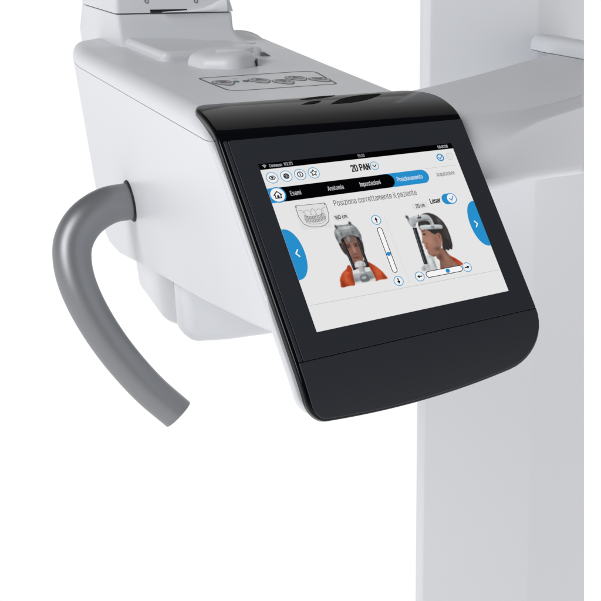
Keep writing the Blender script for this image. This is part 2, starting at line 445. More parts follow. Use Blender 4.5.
class Picture:
    """a photo shown on the display: soft shapes mixed on a fine grid of pixels"""
    def __init__(self, u0, v0, u1, v1, res=0.3, seed=1):
        self.b = (u0, v0, u1, v1); self.nx = int((u1 - u0) / res); self.ny = int((v1 - v0) / res); self.res = res
        self.x, self.y = np.meshgrid(u0 + (np.arange(self.nx) + .5) * res, v0 + (np.arange(self.ny) + .5) * res)
        self.c = np.ones((self.ny, self.nx, 3)) * np.array((229., 229., 229.)); self.cover = np.zeros((self.ny, self.nx)); self.rng = np.random.RandomState(seed)
    def _blur(self, m, sig):
        sig /= self.res
        if sig < 0.2: return m
        k = np.arange(-int(3 * sig) - 1, int(3 * sig) + 2); g = np.exp(-k * k / (2 * sig * sig)); g /= g.sum()
        r = len(g) // 2
        p = np.pad(m, r, mode='edge')
        p = sum(w * p[:, i:i + m.shape[1]] for i, w in enumerate(g))
        return sum(w * p[i:i + m.shape[0], :] for i, w in enumerate(g))
    def mask(self, pts, smooth=True):
        if smooth: pts = [(p.x, p.y) for p in catmull([Vector((*q, 0)) for q in list(pts) + [pts[0]]], 5)][:-1]
        ins = np.zeros_like(self.x, bool); n = len(pts)
        for i in range(n):
            (xa, ya), (xb, yb) = pts[i - 1], pts[i]
            if ya == yb: continue
            c = ((ya > self.y) != (yb > self.y)) & (self.x < (xb - xa) * (self.y - ya) / (yb - ya) + xa); ins ^= c
        return ins.astype(float)
    def poly(self, pts, rgb, soft=0.35, alpha=1.0, smooth=True, clip=None):
        m = self._blur(self.mask(pts, smooth), soft) * alpha
        if clip is not None: m = m * clip
        self.c = self.c * (1 - m[..., None]) + np.array(rgb, float) * m[..., None]
        if clip is None: self.cover = np.maximum(self.cover, m)
        return m / max(alpha, 1e-6)
    def glow(self, x, y, rx, ry, rgb, alpha, clip=None):
        m = np.exp(-(((self.x - x) / rx) ** 2 + ((self.y - y) / ry) ** 2)) * alpha
        if clip is not None: m = m * clip
        self.c = self.c * (1 - m[..., None]) + np.array(rgb, float) * m[..., None]
    def line(self, a, b, w, rgb, soft=0.2, alpha=1.0, clip=None):
        a, b = Vector(a), Vector(b); d = (b - a).normalized(); n = Vector((-d.y, d.x)) * w / 2
        return self.poly([a - n, b - n, b + n, a + n], rgb, soft, alpha, False, clip)
    def grain(self, clip, amp, sig=0.5):
        g = self._blur(self.rng.randn(self.ny, self.nx), sig); g /= g.std()
        self.c = np.clip(self.c + (g * amp * clip)[..., None], 0, 255)
    def done(self, name, lay, parent=None):
        self.c = np.stack([self._blur(self.c[..., i], 0.10) for i in range(3)], -1)
        diff = np.abs(self.c - 229).max(-1) > 2.0
        lincol = np.where(self.c / 255 <= 0.04045, self.c / 255 / 12.92, ((self.c / 255 + 0.055) / 1.055) ** 2.4)
        idx = -np.ones((self.ny, self.nx), int); verts = []; cols = []; faces = []
        for j in range(self.ny - 1):
            for i in range(self.nx - 1):
                if diff[j:j + 2, i:i + 2].any():
                    f = []
                    for jj, ii in ((j, i), (j, i + 1), (j + 1, i + 1), (j + 1, i)):
                        if idx[jj, ii] < 0:
                            idx[jj, ii] = len(verts); verts.append((onface(self.x[jj, ii], self.y[jj, ii], 0.06 + lay * STEP) - B) * S); cols.append((*lincol[jj, ii], 1.0))
                        f.append(idx[jj, ii])
                    faces.append(f)
        me = bpy.data.meshes.new(name); me.from_pydata([tuple(v) for v in verts], [], [tuple(int(q) for q in f) for f in faces])
        at = me.color_attributes.new('pixel', 'FLOAT_COLOR', 'POINT')
        at.data.foreach_set('color', np.array(cols, 'f').ravel())
        me.materials.append(picture_material())
        o = bpy.data.objects.new(name, me); col.objects.link(o); o.parent = parent or glass
        return o
WHT = (229, 229, 229); BLU = (38, 142, 203); BLK = (4, 4, 6); GRY = (120, 121, 124); INK = (38, 39, 43); RNG = (92, 165, 208)
LGR = (205, 206, 208)
W2, H2 = 105.5, 84.6

UI().rect(-W2, -H2, W2, 78.4, WHT, 0).done('display_page')
u = UI().rect(-W2, 78.4, W2, H2, BLK, 1)
u.stroke([(-102.3, 82.4), (-100.4, 83.2), (-98.5, 82.4)], 0.6, (190, 192, 195), 2).stroke([(-101.4, 81.4), (-100.4, 81.9), (-99.4, 81.4)], 0.6, (190, 192, 195), 2).disc(-100.4, 80.5, 0.45, (190, 192, 195), 2)
u.text('Connesso  192.171', -95.6, -72.6, 80.2, 2.9, (165, 168, 172), 2, 0.16)
u.text('15:23', -4.2, 3.2, 80.2, 2.9, (170, 172, 176), 2)
u.text('00:00:00', 88.0, 100.0, 80.2, 2.9, (190, 192, 195), 2).done('status_bar')

# round buttons in the header
def button(cx, draw):
    u = UI().disc(cx, 69.3, 5.6, (236, 237, 238), 1).ring(cx, 69.3, 5.9, 0.75, RNG, 2); draw(u, cx, 69.3); u.done('round_button')
def eye(u, x, y):
    u.stroke([(x - 3, y), (x - 1.6, y + 1.6), (x + 1.6, y + 1.6), (x + 3, y), (x + 1.6, y - 1.6), (x - 1.6, y - 1.6)], 0.8, INK, 3, True).disc(x, y, 1.1, INK, 3)
def grid(u, x, y):
    u.disc(x, y, 2.9, INK, 3).stroke([(x - 2, y + .8), (x + 2, y + .8)], 0.5, (160, 162, 165), 4).stroke([(x - 2, y - .8), (x + 2, y - .8)], 0.5, (160, 162, 165), 4).stroke([(x, y - 2), (x, y + 2)], 0.5, (160, 162, 165), 4)
def info(u, x, y):
    u.ring(x, y, 3.1, 0.9, INK, 3).stroke([(x, y - 1.4), (x, y + .5)], 0.9, INK, 3).disc(x, y + 1.5, .5, INK, 3)
def star(u, x, y):
    u.stroke([(x + (3.3 if k % 2 == 0 else 1.7) * math.cos(math.radians(90 + 36 * k)), y + (3.3 if k % 2 == 0 else 1.7) * math.sin(math.radians(90 + 36 * k))) for k in range(10)], 0.8, INK, 3, True)
for cx, d in ((-96.8, eye), (-82.9, grid), (-69.0, info), (-55.1, star)): button(cx, d)
u = UI().text('2D PAN', -15.7, 4.4, 66.0, 6.4, INK, 2, 0.20)
u.ring(9.9, 69.3, 4.6, 0.75, RNG, 2).stroke([(8.0, 70.2), (9.9, 68.2), (11.8, 70.2)], 0.9, INK, 2).done('program_selector')
UI().ring(86.3, 69.8, 4.3, 1.3, BLU, 2).stroke([(84.4, 69.9), (85.9, 68.2), (88.6, 71.4)], 1.1, BLU, 2).done('check_mark')
UI().ring(97.4, 69.8, 4.0, 0.7, (200, 201, 203), 2).stroke([(95.8, 71.3), (97.4, 69.2), (97.4, 67.6)], 0.7, (200, 201, 203), 2).done('clock_mark')

# the tab bar
n = 14
u = UI().poly([(-W2, 44.0), (18, 44.0)] + [(18 + 7.4 * math.cos(math.radians(-90 + 180 * k / n)), 51.4 + 7.4 * math.sin(math.radians(-90 + 180 * k / n))) for k in range(1, n)] + [(18, 58.8), (-W2, 58.8)], BLK, 3)
u.text('Esami', -85.0, -74.4, 49.2, 4.4, (176, 178, 182), 4)
u.text('Anatomia', -47.0, -30.4, 49.2, 4.4, (176, 178, 182), 4)
u.text('Impostazioni', -12.9, 9.6, 49.2, 4.4, (190, 192, 196), 4)
u.done('tab_bar')
u = UI().poly([(10, 44.0), (57.6, 44.0)] + [(57.6 + 7.5 * math.cos(math.radians(-90 + 180 * k / n)), 51.5 + 7.6 * math.sin(math.radians(-90 + 180 * k / n))) for k in range(1, n)] + [(57.6, 59.1), (10, 59.1)], BLU, 2)
u.text('Posizionamento', 28.6, 57.6, 49.4, 4.4, (205, 225, 238), 4).done('active_tab')
UI().text('Acquisizione', 74.5, 95.9, 49.3, 4.3, (128, 129, 132), 2).stroke([(63.7, 59.5), (100.2, 59.4)], 0.4, (190, 191, 193), 1).done('inactive_tab')
u = UI().poly([(-W2, 44.0), (-97.4, 44.0), (-97.4, 58.9), (-W2, 58.9)], BLU, 4).disc(-97.4, 51.5, 8.1, BLU, 4).disc(-97.4, 51.5, 6.9, (240, 240, 241), 5)
u.stroke([(-101.2, 51.3), (-97.4, 55.0), (-93.6, 51.3)], 1.0, INK, 6).stroke([(-100.1, 52), (-100.1, 48.2), (-94.7, 48.2), (-94.7, 52)], 1.0, INK, 6).rect(-98.5, 48.4, -96.3, 51, INK, 6)
u.done('home_button')

UI().text('Posiziona correttamente il paziente', -46.3, 44.3, 32.8, 5.7, (118, 119, 123), 2, 0.125).done('instruction_text')

# dental arch pictogram
u = UI().poly([(-86, 38.9), (-53, 37.6), (-56.8, 12.0), (-86.3, 13.6)], (222, 222, 222), 1)
J = (112, 113, 116); J2 = (150, 151, 154)
u.stroke([(-84.6, 35.6), (-84.0, 38.4), (-70, 37.8), (-55.2, 37.4), (-54.4, 34.8)], 0.55, J, 2)
u.stroke([(-84.6, 35.6), (-84.9, 27), (-82.5, 19.5), (-77, 15.6), (-69.5, 14.4), (-62.5, 15.0), (-57.5, 18.6), (-54.9, 26), (-54.4, 34.8)], 0.6, J, 2)
u.stroke([(-83, 34), (-79, 32.5), (-77.5, 28), (-77, 25)], 0.45, J2, 2).stroke([(-56, 33.4), (-60, 31.9), (-61.6, 28), (-62, 24.6)], 0.45, J2, 2)
u.stroke([(-72.4, 27.6), (-70.6, 32.8), (-69.3, 33.4), (-68.0, 32.6), (-66.4, 27.4), (-69.4, 26.4)], 0.5, J2, 2, True)
u.stroke([(-80, 30.5), (-75, 33), (-72, 31)], 0.4, J2, 2).stroke([(-58.8, 30), (-63.6, 32.6), (-66.4, 30.8)], 0.4, J2, 2)
for k in range(13):
    t = (k - 6) / 6; x = -69.4 + t * 9.4; y = 24.0 + 2.0 * t * t
    u.stroke([(x - .6, y + 1.6), (x + .6, y + 1.6), (x + .6, y - .9), (x - .6, y - .9)], 0.38, J, 2, True)
    y -= 3.1
    u.stroke([(x - .6, y + 1.2), (x + .6, y + 1.2), (x + .45, y - 1.5), (x - .45, y - 1.5)], 0.38, J, 2, True)
u.stroke([(-80, 25), (-79, 20.4), (-75, 18.2), (-69.5, 17.4), (-64, 17.8), (-60, 20), (-58.8, 24.6)], 0.45, J2, 2)
u.disc(-84.2, 37.2, .8, J, 2).disc(-55.4, 36.3, .8, J, 2).done('dental_arch_icon')

# front view of a patient in the head support
OR1 = (190, 78, 45); OR2 = (160, 62, 36); OR3 = (206, 92, 55)
u = UI().rect(-52.0, 17.4, -35.8, 24.4, (221, 221, 222), 1).text('160 cm', -50.4, -37.8, 19.2, 3.7, (50, 51, 55), 2, 0.17)
u.done('caption_tag')
def front_picture():
    p = Picture(-71, -50, -17, 17, 0.3, 3)
    D = (34, 34, 37); M = (142, 146, 148); LGT = (196, 199, 200)
    # shoulders in an orange jumper
    shl = p.poly([(-56.8, -31.0), (-62.4, -34.4), (-66.6, -39.6), (-67.6, -44.0), (-67.9, -47.9), (-60, -47.8), (-54.2, -47.7), (-52.2, -38), (-52.2, -30)], OR1, 0.3)
    shr = p.poly([(-34.2, -28.6), (-30.2, -30.4), (-26.6, -34.2), (-22.6, -39.8), (-20.6, -44.6), (-19.9, -47.7), (-28, -47.6), (-33.2, -47.5), (-33.6, -37.8)], OR1, 0.3)
    both = np.maximum(shl, shr)
    for a in ((-60.5, -41, 2.0, 6, (222, 112, 72), .55), (-65.4, -45, 2.2, 4, (120, 44, 26), .7), (-54.0, -42, 2.0, 7, (112, 40, 24), .7), (-57.5, -35, 2.2, 1.6, (225, 118, 78), .5),
              (-26.6, -40, 2.4, 4, (224, 114, 74), .5), (-32.4, -42, 1.8, 6, (112, 40, 24), .75), (-22.5, -45.5, 2.4, 2.4, (126, 48, 28), .6), (-62.8, -46.8, 3, 1.5, (110, 40, 24), .5)): p.glow(*a, clip=both)
    for k in range(8): p.line((-66 + k * 1.6, -47.5), (-63 + k * 1.5, -37 - k * .1), 0.35, (140, 52, 30), 0.25, .35, both)
    p.poly([(-57.2, -31.8), (-55.2, -28.6), (-52.4, -28.2), (-51.6, -34.5), (-54.4, -36.0)], (170, 66, 38), 0.3); p.poly([(-34.2, -27.6), (-31.2, -29.6), (-30.4, -34.2), (-33.0, -37.0)], (162, 62, 36), 0.3)
    p.grain(both, 3, 0.4)
    # neck, chest and chin support
    p.poly([(-49.0, -26), (-36.2, -26), (-35.2, -36), (-49.4, -36)], (112, 82, 70), 0.5)
    p.poly([(-51.9, -33.6), (-43, -32.6), (-34.0, -33.2), (-32.6, -40), (-31.8, -47.6), (-53.4, -47.7), (-52.6, -40)], (218, 219, 219), 0.3, smooth=False)
    p.poly([(-52.4, -37.8), (-33.0, -37.4), (-32.2, -45.0), (-53.2, -45.2)], (150, 154, 156), 0.4, smooth=False)
    p.glow(-48, -39.4, 4, 2.2, (188, 191, 193), .8); p.glow(-36, -43.5, 3, 2, (112, 116, 119), .7); p.glow(-51.5, -43.6, 2.4, 2, (122, 126, 129), .6)
    p.poly([(-46.4, -40.0), (-38.8, -40.0), (-38.0, -46.2), (-46.4, -46.4)], (104, 108, 111), 0.5); p.poly([(-45.4, -41.4), (-40.6, -41.2), (-41.2, -43.6), (-44.8, -43.8)], (172, 175, 177), 0.4)
    # head
    hair = p.poly([(-55.2, 2), (-55.4, -6), (-54.4, -13), (-52.2, -17), (-50, -8), (-42.5, -2), (-35.4, -8), (-33.6, -17), (-32.0, -11), (-31.6, -3), (-32, 2), (-43, 6)], (50, 42, 40), 0.4)
    face = p.poly([(-53.2, -3), (-53.4, -10), (-52.4, -16), (-50.2, -22), (-47.8, -26.6), (-44.8, -29.4), (-41.4, -29.4), (-38.4, -26.8), (-35.6, -20.8), (-33.6, -13), (-33.2, -4), (-43, 0)], (128, 92, 80), 0.4)
    for a in ((-42.8, -13.5, 1.5, 5.5, (186, 140, 122), .75), (-47.8, -15.4, 2.4, 3, (158, 112, 96), .7), (-38.4, -15.4, 2.0, 3, (140, 98, 84), .55), (-43, -3.5, 5, 3, (150, 112, 98), .7),
              (-52.2, -14, 1.8, 8, (62, 44, 40), .8), (-34.4, -13, 2.0, 8, (58, 42, 38), .85), (-42.6, -28.4, 3.4, 1.6, (92, 64, 56), .6), (-43.0, -24.4, 2, 1.0, (168, 122, 106), .6),
              (-47.3, -9.8, 2.0, 1.3, (58, 40, 36), .85), (-39.2, -9.8, 1.9, 1.3, (54, 38, 34), .85), (-42.8, -18.2, 1.7, .8, (84, 54, 48), .75), (-42.7, -21.6, 2.7, .9, (134, 62, 58), .85), (-42.7, -21.6, 2.4, .25, (80, 36, 36), .8), (-42.7, -23.0, 1.8, .4, (92, 60, 52), .5)): p.glow(*a, clip=face)
    p.line((-49.6, -8.0), (-45.0, -7.6), .7, (46, 34, 32), 0.3, .85, face); p.line((-41.2, -7.6), (-36.8, -8.0), .7, (46, 34, 32), 0.3, .85, face)
    p.grain(face, 2, 0.4)
    # chin cup
    p.poly([(-46.2, -26.2), (-42.5, -25.4), (-38.8, -26.2), (-36.6, -31.0), (-48.2, -31.0)], (206, 208, 209), 0.3); p.glow(-38.6, -29.6, 1.6, 2, (140, 143, 146), .7)
    p.poly([(-45.2, -30.8), (-39.4, -30.8), (-39.6, -37.2), (-45.0, -37.2)], (176, 179, 181), 0.3, smooth=False); p.glow(-40.2, -34, 1.0, 4, (120, 124, 127), .7)
    p.line((-42.5, -26), (-42.5, -36), .3, (214, 120, 110), 0.2, .5)
    # head support
    cap = p.poly([(-56.4, 5.8), (-54.4, 9.4), (-51.4, 11.6), (-49.6, 13.2), (-43, 12.6), (-36.8, 13.2), (-34.6, 11), (-32.0, 7.4), (-30.6, 1.6), (-31.2, -4.2), (-33.6, -5), (-35.4, -1), (-39.5, 0.6), (-43, 1.2), (-47, 0.4), (-51.4, -1), (-53.2, -5.0), (-55.6, -3.4), (-56.6, 1)], M, 0.3)
    for a in ((-43, 9, 6, 2.4, (198, 202, 203), .85), (-52.6, 6.4, 2, 3, (190, 194, 195), .7), (-34, 5, 1.6, 3.6, (108, 112, 115), .75), (-55.4, 0.8, 1.2, 3.4, (84, 87, 90), .85), (-31.8, -1, 1.2, 3.2, (82, 86, 89), .8),
              (-49.6, 3.4, 1.3, 2.6, (92, 95, 98), .8), (-37.4, 3.6, 1.3, 2.6, (90, 93, 96), .8), (-43.2, 3.2, 3.4, 1.6, (110, 112, 113), .6), (-40.4, 11.6, 2, .8, (120, 124, 127), .6), (-47, 11.8, 1.5, .7, (124, 128, 130), .6)): p.glow(*a, clip=cap)
    p.poly([(-47.4, 1.4), (-38.6, 1.4), (-39.2, -5.2), (-46.8, -5.2)], (98, 92, 88), 0.5, .75); p.poly([(-46.2, 0.2), (-43.0, 0.4), (-43.4, -4.6), (-46.0, -4.4)], (150, 146, 142), 0.4, .7)
    p.line((-52.4, 7.2), (-34.2, 7.6), .5, (108, 111, 114), 0.25, .7, cap); p.line((-50.6, 9.9), (-36, 10.4), .4, (222, 225, 226), 0.25, .7, cap)
    p.grain(cap, 3, 0.4)
    for (a, b) in (((-50.6, -1.6), (-49.2, -33.4)), ((-34.6, -1.8), (-35.0, -32.8))):
        p.line(a, b, 2.9, D, 0.2); p.line((a[0] - .3, a[1] - 3), (b[0] - .3, b[1] + 2), .55, (104, 107, 111), 0.2, .8)
    for (x, y) in ((-52.4, 12.2), (-37.5, 13.6)): p.glow(x, y, 1.25, 1.35, (30, 31, 34), 1.0); p.line((x, y), (x + .3, y - 3), 1.2, (60, 62, 65), 0.25, .8)
    p.done('patient_front_picture', 3)
front_picture()

# height slider
def arrow_button(cx, cy, dx, dy, r=5.2):
    u = UI().disc(cx, cy, r, (238, 239, 240), 1).ring(cx, cy, r, 0.85, RNG, 2)
    u.stroke([(cx - dx * 2.6, cy - dy * 2.6), (cx + dx * 1.0, cy + dy * 1.0)], 1.1, BLK, 3)
    px, py = -dy, dx
    u.poly([(cx + dx * 3.0, cy + dy * 3.0), (cx + px * 1.7, cy + py * 1.7), (cx - px * 1.7, cy - py * 1.7)], BLK, 3).done('arrow_button')
arrow_button(-9.4, 12.6, 0, 1); arrow_button(-9.5, -52.2, 0, -1); arrow_button(14.0, -51.8, -1, 0); arrow_button(68.9, -51.7, 1, 0)
UI().pill(-12.0, -43.2, -6.9, 4.3, (245, 245, 246), 1).pill(-12.0, -43.2, -6.9, 4.3, INK, 2, 0.75).disc(-9.5, -23.6, 2.2, BLU, 3).done('height_slider')
UI().pill(21.0, -54.9, 62.6, -48.7, (245, 245, 246), 12).pill(21.0, -54.9, 62.6, -48.7, INK, 13, 0.75).disc(45.6, -51.8, 2.3, BLU, 14).done('chin_slider')

# side view of a patient
UI().rect(34.4, 17.2, 51.6, 23.8, (221, 221, 222), 1).text('20 cm', 37.8, 48.0, 18.7, 3.7, (60, 61, 65), 2, 0.16).done('caption_tag')
def side_picture():
    p = Picture(16.5, -50, 68, 15, 0.3, 5)
    # neck and jumper
    neck = p.poly([(38.6, -48.6), (40.6, -43.4), (41.4, -39.4), (39.4, -35.2), (46, -28), (51.6, -28.4), (53.6, -34.4), (57.6, -39.0), (62, -43.4), (65.0, -47.6), (52, -48.4)], (138, 100, 86), 0.3)
    for a in ((43.4, -36.4, 3.0, 4, (92, 64, 55), .85), (50.4, -38, 2.6, 7, (166, 122, 104), .6), (41.6, -45, 2, 4, (112, 80, 69), .6), (55, -45.4, 4, 3, (160, 116, 98), .5), (53, -32, 2, 4, (86, 62, 54), .6)): p.glow(*a, clip=neck)
    p.grain(neck, 2, 0.4)
    sw = p.poly([(53.6, -36.0), (57.6, -38.6), (61.6, -42.0), (64.2, -45.2), (65.6, -47.8), (61.4, -48.2), (58.6, -45.4), (55.6, -41.0)], (176, 68, 40), 0.3); p.glow(62.6, -45.6, 2, 2, (206, 96, 62), .5, clip=sw); p.glow(57, -41.6, 2, 2, (120, 44, 28), .6, clip=sw)
    # profile
    face = p.poly([(33.2, 1.5), (32.9, -2.0), (33.3, -6.4), (33.2, -9.2), (32.2, -12.6), (30.9, -16.2), (29.9, -18.4), (31.6, -19.9), (31.4, -21.6), (30.9, -22.6), (32.0, -23.6), (31.1, -25.0), (32.4, -26.8), (31.9, -29.0), (32.4, -31.8), (34.2, -33.8), (37.6, -34.7), (42.6, -32.6), (48.6, -26.2), (53.0, -18), (54, -9), (48, 1)], (160, 118, 101), 0.28)
    for a in ((38.6, -17, 4.4, 5, (182, 136, 117), .7), (33.6, -11, 1.4, 4, (184, 140, 122), .5), (44.5, -27.4, 4.6, 2.6, (104, 73, 63), .85), (38.4, -33.4, 4, 1.6, (112, 80, 68), .8), (35.4, -9.9, 1.8, 1.2, (78, 54, 48), .85),
              (36.6, -29, 2.6, 2, (150, 108, 92), .5), (46.5, -19, 3, 6, (136, 97, 83), .6), (34.4, -20.2, .9, .8, (96, 62, 54), .6), (32.8, -23.6, 1.8, .7, (150, 76, 70), .85), (33.0, -25.0, 1.5, .5, (166, 92, 84), .7), (38.4, -4, 4, 3, (148, 108, 94), .5)): p.glow(*a, clip=face)
    p.line((33.8, -6.8), (38.0, -6.2), .8, (66, 46, 41), 0.3, .85, face); p.line((34.0, -9.8), (36.8, -10.2), .5, (40, 28, 26), 0.2, .9, face)
    p.grain(face, 2, 0.4)
    # hair
    hair = p.poly([(36.4, 7.6), (40.4, 10.6), (44.4, 11.8), (49.4, 11.4), (54.4, 8.8), (58.6, 4.6), (61.6, -0.8), (63.2, -7.4), (63.4, -14), (62.8, -21), (61.8, -26.4), (59.6, -30.4), (57.4, -29.6), (55.6, -31.0), (53.2, -29.6), (51.0, -30.4), (50.0, -26.4), (52.0, -21), (53.4, -14), (51.4, -11), (48.0, -12), (45.2, -10.6), (41.2, -6.6), (36.6, -4.4), (33.0, -4.0), (33.2, 1.6)], (50, 46, 46), 0.35)
    for k in range(26):
        t = k / 25; r = 0.45 + 0.55 * t
        pts = [Vector((47.5 + (5 + 10.6 * r) * math.cos(a) * (0.9 + .1 * r), -9.5 + (8 + 13 * r) * math.sin(a))) for a in [math.radians(150 - 30 * q) for q in range(0, 7)]]
        for a, b in zip(pts[:-1], pts[1:]): p.line(a, b, .45, ((92, 88, 87), (30, 27, 28), (74, 69, 68))[k % 3], 0.25, .55, hair)
    for k in range(9): p.line((55.2 + k * .85, -10 - k * .3), (52.4 + k * .95, -29.5 + .4 * (k % 3)), .4, ((88, 84, 83), (32, 29, 30))[k % 2], 0.25, .6, hair)
    p.glow(57.4, 2.6, 2.4, 4, (112, 108, 107), .55, clip=hair); p.glow(60.4, -14, 1.2, 7, (84, 80, 79), .55, clip=hair); p.glow(40, -4.5, 4, 2, (70, 56, 50), .5, clip=hair)
    ear = p.poly([(48.6, -11.6), (51.0, -10.6), (52.8, -12.4), (52.6, -16.4), (51.2, -19.4), (49.6, -20.0), (48.6, -16)], (158, 110, 95), 0.25); p.glow(50.9, -14.4, .8, 2.4, (98, 64, 56), .8, clip=ear); p.glow(49.4, -18.6, 1, 1, (176, 128, 112), .6, clip=ear)
    # head support
    fr = p.poly([(22.9, 6.2), (23.6, 10.4), (25.4, 10.6), (27.8, 9.4), (31.6, 10.6), (37.0, 10.6), (42.6, 10.9), (47.4, 9.5), (49.6, 6), (50.6, 0.6), (50.2, -1.6), (46.4, -1.8), (46.0, 1.8), (42.6, 4.2), (37, 4.2), (31.8, 3.0), (30.0, 0.4), (28.4, -1.6), (25.6, -1.2), (24.0, 2)], (172, 176, 178), 0.28)
    for a in ((37, 9.4, 9, 1.2, (220, 223, 224), .85), (26, 6, 1.6, 3, (204, 207, 208), .7), (40, 4.8, 8, 1.0, (98, 102, 105), .8), (29.4, 1.4, 2, 1.4, (104, 108, 111), .7), (48.8, 4, 1.2, 4, (206, 209, 210), .6), (47.2, 1.4, .9, 2.6, (112, 116, 119), .7)): p.glow(*a, clip=fr)
    p.poly([(34.8, 8.9), (39.2, 9.2), (38.8, 7.2), (35.2, 7.0)], (78, 81, 84), 0.25); p.line((36.8, 8.4), (37.1, 11.6), .8, (70, 73, 76), 0.2)
    tp = p.poly([(33.0, -1.4), (35.4, -0.2), (40.2, -0.2), (46, -1.2), (53, -2.0), (57.6, -3.0), (58.8, -4.8), (57.4, -7.0), (52, -6.6), (46, -6.0), (39, -5.2), (34.4, -4.6)], (190, 194, 196), 0.25)
    p.glow(46, -1.8, 11, .9, (226, 229, 230), .8, clip=tp); p.glow(46, -6.0, 12, .9, (118, 122, 125), .8, clip=tp); p.poly([(46.0, -2.4), (49.4, -2.7), (49.6, -5.4), (46.2, -5.2)], (118, 122, 125), 0.3, .8)
    p.glow(23.9, 10.8, 1.35, 1.5, (30, 31, 34), 1.0); p.line((24, 10), (25, 7), 1.4, (70, 72, 75), 0.25, .7)
    # twin rods and chin support
    ch = p.poly([(18.4, -47.3), (19.4, -43.4), (22.4, -41.4), (25.2, -38), (27.6, -34), (30.9, -32.2), (34.4, -33.2), (36.6, -36.2), (35.8, -40.4), (35.4, -47.9), (27, -48)], (196, 199, 200), 0.28)
    for a in ((30.6, -38, 2.2, 5, (226, 228, 229), .8), (35, -42, 1.4, 5, (138, 142, 144), .75), (22, -45, 2, 2.4, (138, 142, 145), .7), (27, -42.6, 1.2, 4, (150, 154, 156), .6), (33.6, -34, 2, 1.0, (150, 154, 156), .5)): p.glow(*a, clip=ch)
    p.line((27.8, -1.6), (25.4, -40.6), 4.4, (44, 47, 51), 0.2); p.line((26.9, -3), (24.6, -39), .8, (112, 117, 121), 0.2, .85); p.line((28.6, -3), (26.2, -39), .5, (18, 19, 22), 0.15, .9); p.line((29.3, -4), (26.9, -38), .5, (92, 97, 101), 0.2, .8)
    p.grain(np.maximum(fr, ch), 2, 0.4)
    p.done('patient_side_picture', 3)
side_picture()

u = UI().text('Laser', 55.5, 67.7, 21.2, 4.9, INK, 2, 0.19)
u.pill(69.6, 17.4, 87.0, 29.4, BLU, 2).disc(81.0, 23.4, 5.1, (238, 239, 240), 3).stroke([(78.6, 23.6), (80.5, 21.4), (83.6, 25.6)], 1.1, BLU, 4).done('laser_switch')

# half round page arrows on both borders
def side_tab(sgn):
    pts = []
    for k in range(25):
        a = math.radians(-90 + 180 * k / 24); c, s_ = math.cos(a), math.sin(a)
        pts.append((sgn * (W2 - 14.6 * (abs(c) ** 0.85)), -8.2 + 25.6 * (math.copysign(abs(s_) ** 1.0, s_))))
    u = UI().poly(pts, BLU, 3)
    x = sgn * 98.1
    u.stroke([(x - sgn * 1.2, -4.6), (x + sgn * 1.4, -8.0), (x - sgn * 1.2, -11.4)], 1.3, (238, 240, 242), 4).done('page_arrow')
side_tab(-1); side_tab(1)
UI().stroke([(-102.4, -59.1), (103.6, -60.9)], 0.42, (188, 189, 191), 1).stroke([(0.2, 16), (1.3, -56.4)], 0.4, (214, 214, 215), 1).done('divider_line')

# ------------------------------------------------------------------ controls on the deck
ZD = 100.0
def flat(name, pts, z, th, mat, parent, label=None):
    n = len(pts)
    verts = [Vector((p[0], p[1], z)) for p in pts] + [Vector((p[0], p[1], z - th)) for p in pts]
    faces = [tuple(range(n))] + [(i, (i + 1) % n, n + (i + 1) % n, n + i) for i in range(n)]
    return link(name, verts, faces, mat, parent, B, None, 30, label)
kp = round_poly([(-67, 231), (62.7, 234.1), (85.4, 350.3), (-68.3, 340.3)], [18, 8, 18, 8], 6)
kp_in = [p + m * 2.0 for p, m in zip(kp, inward(kp))]
n = len(kp)
verts = [Vector((p.x, p.y, z)) for z in (ZD + 0.25,) for p in kp] + [Vector((p.x, p.y, ZD + 0.25)) for p in kp_in] + [Vector((p.x, p.y, ZD - 0.3)) for p in kp]
faces = [(i, (i + 1) % n, n + (i + 1) % n, n + i) for i in range(n)] + [(2 * n + i, 2 * n + (i + 1) % n, (i + 1) % n, i) for i in range(n)]
keypad = link('keypad', verts, faces, M_LINE, console, B)
# each key: a shallow oval cap with a dark outline, a pointed tip and its symbol
def key(cx, cy, tip, mark):
    r = 14.5
    out = []
    for k in range(40):
        a = 2 * math.pi * k / 40
        rr = r * (1 + 0.42 * max(0, math.cos(a - tip)) ** 8)
        out.append((cx + rr * 0.86 * math.cos(a), cy + rr * 1.2 * math.sin(a)))
    o = flat('key', out, ZD + 0.35, 0.6, M_KEYD, keypad)
    inn = [(cx + (p[0] - cx) * 0.91, cy + (p[1] - cy) * 0.91) for p in out]
    nn = len(inn)
    verts = []; faces = []
    for j, (q, h) in enumerate(((1.0, 0.1), (0.9, 0.3), (0.6, 0.4), (0.25, 0.42))):
        verts += [Vector((cx + (p[0] - cx) * q, cy + (p[1] - cy) * q, ZD + 0.35 + h)) for p in inn]
        if j: faces += [((j - 1) * nn + i, (j - 1) * nn + (i + 1) % nn, j * nn + (i + 1) % nn, j * nn + i) for i in range(nn)]
    faces.append(tuple(range(3 * nn, 4 * nn)))
    c = link('key_cap', verts, faces, M_KEY, keypad, B, None, 60)
    pts = [(cx + p[0], cy + p[1]) for p in mark]
    flat('key_symbol', pts, ZD + 1.0, 0.5, M_KEYD, keypad)
    ro = [(cx + 8.6 * math.cos(2 * math.pi * k / 32), cy + 11.5 * math.sin(2 * math.pi * k / 32)) for k in range(32)]
    ri = [(cx + (p[0] - cx) * 0.84, cy + (p[1] - cy) * 0.84) for p in ro]
    verts = [Vector((*p, ZD + 0.95)) for p in ro] + [Vector((*p, ZD + 0.95)) for p in ri] + [Vector((*p, ZD + 0.4)) for p in ro]
    link('key_ring', verts, [(i, (i + 1) % 32, 32 + (i + 1) % 32, 32 + i) for i in range(32)] + [(64 + i, 64 + (i + 1) % 32, (i + 1) % 32, i) for i in range(32)], M_RING, keypad, B, None, 0)
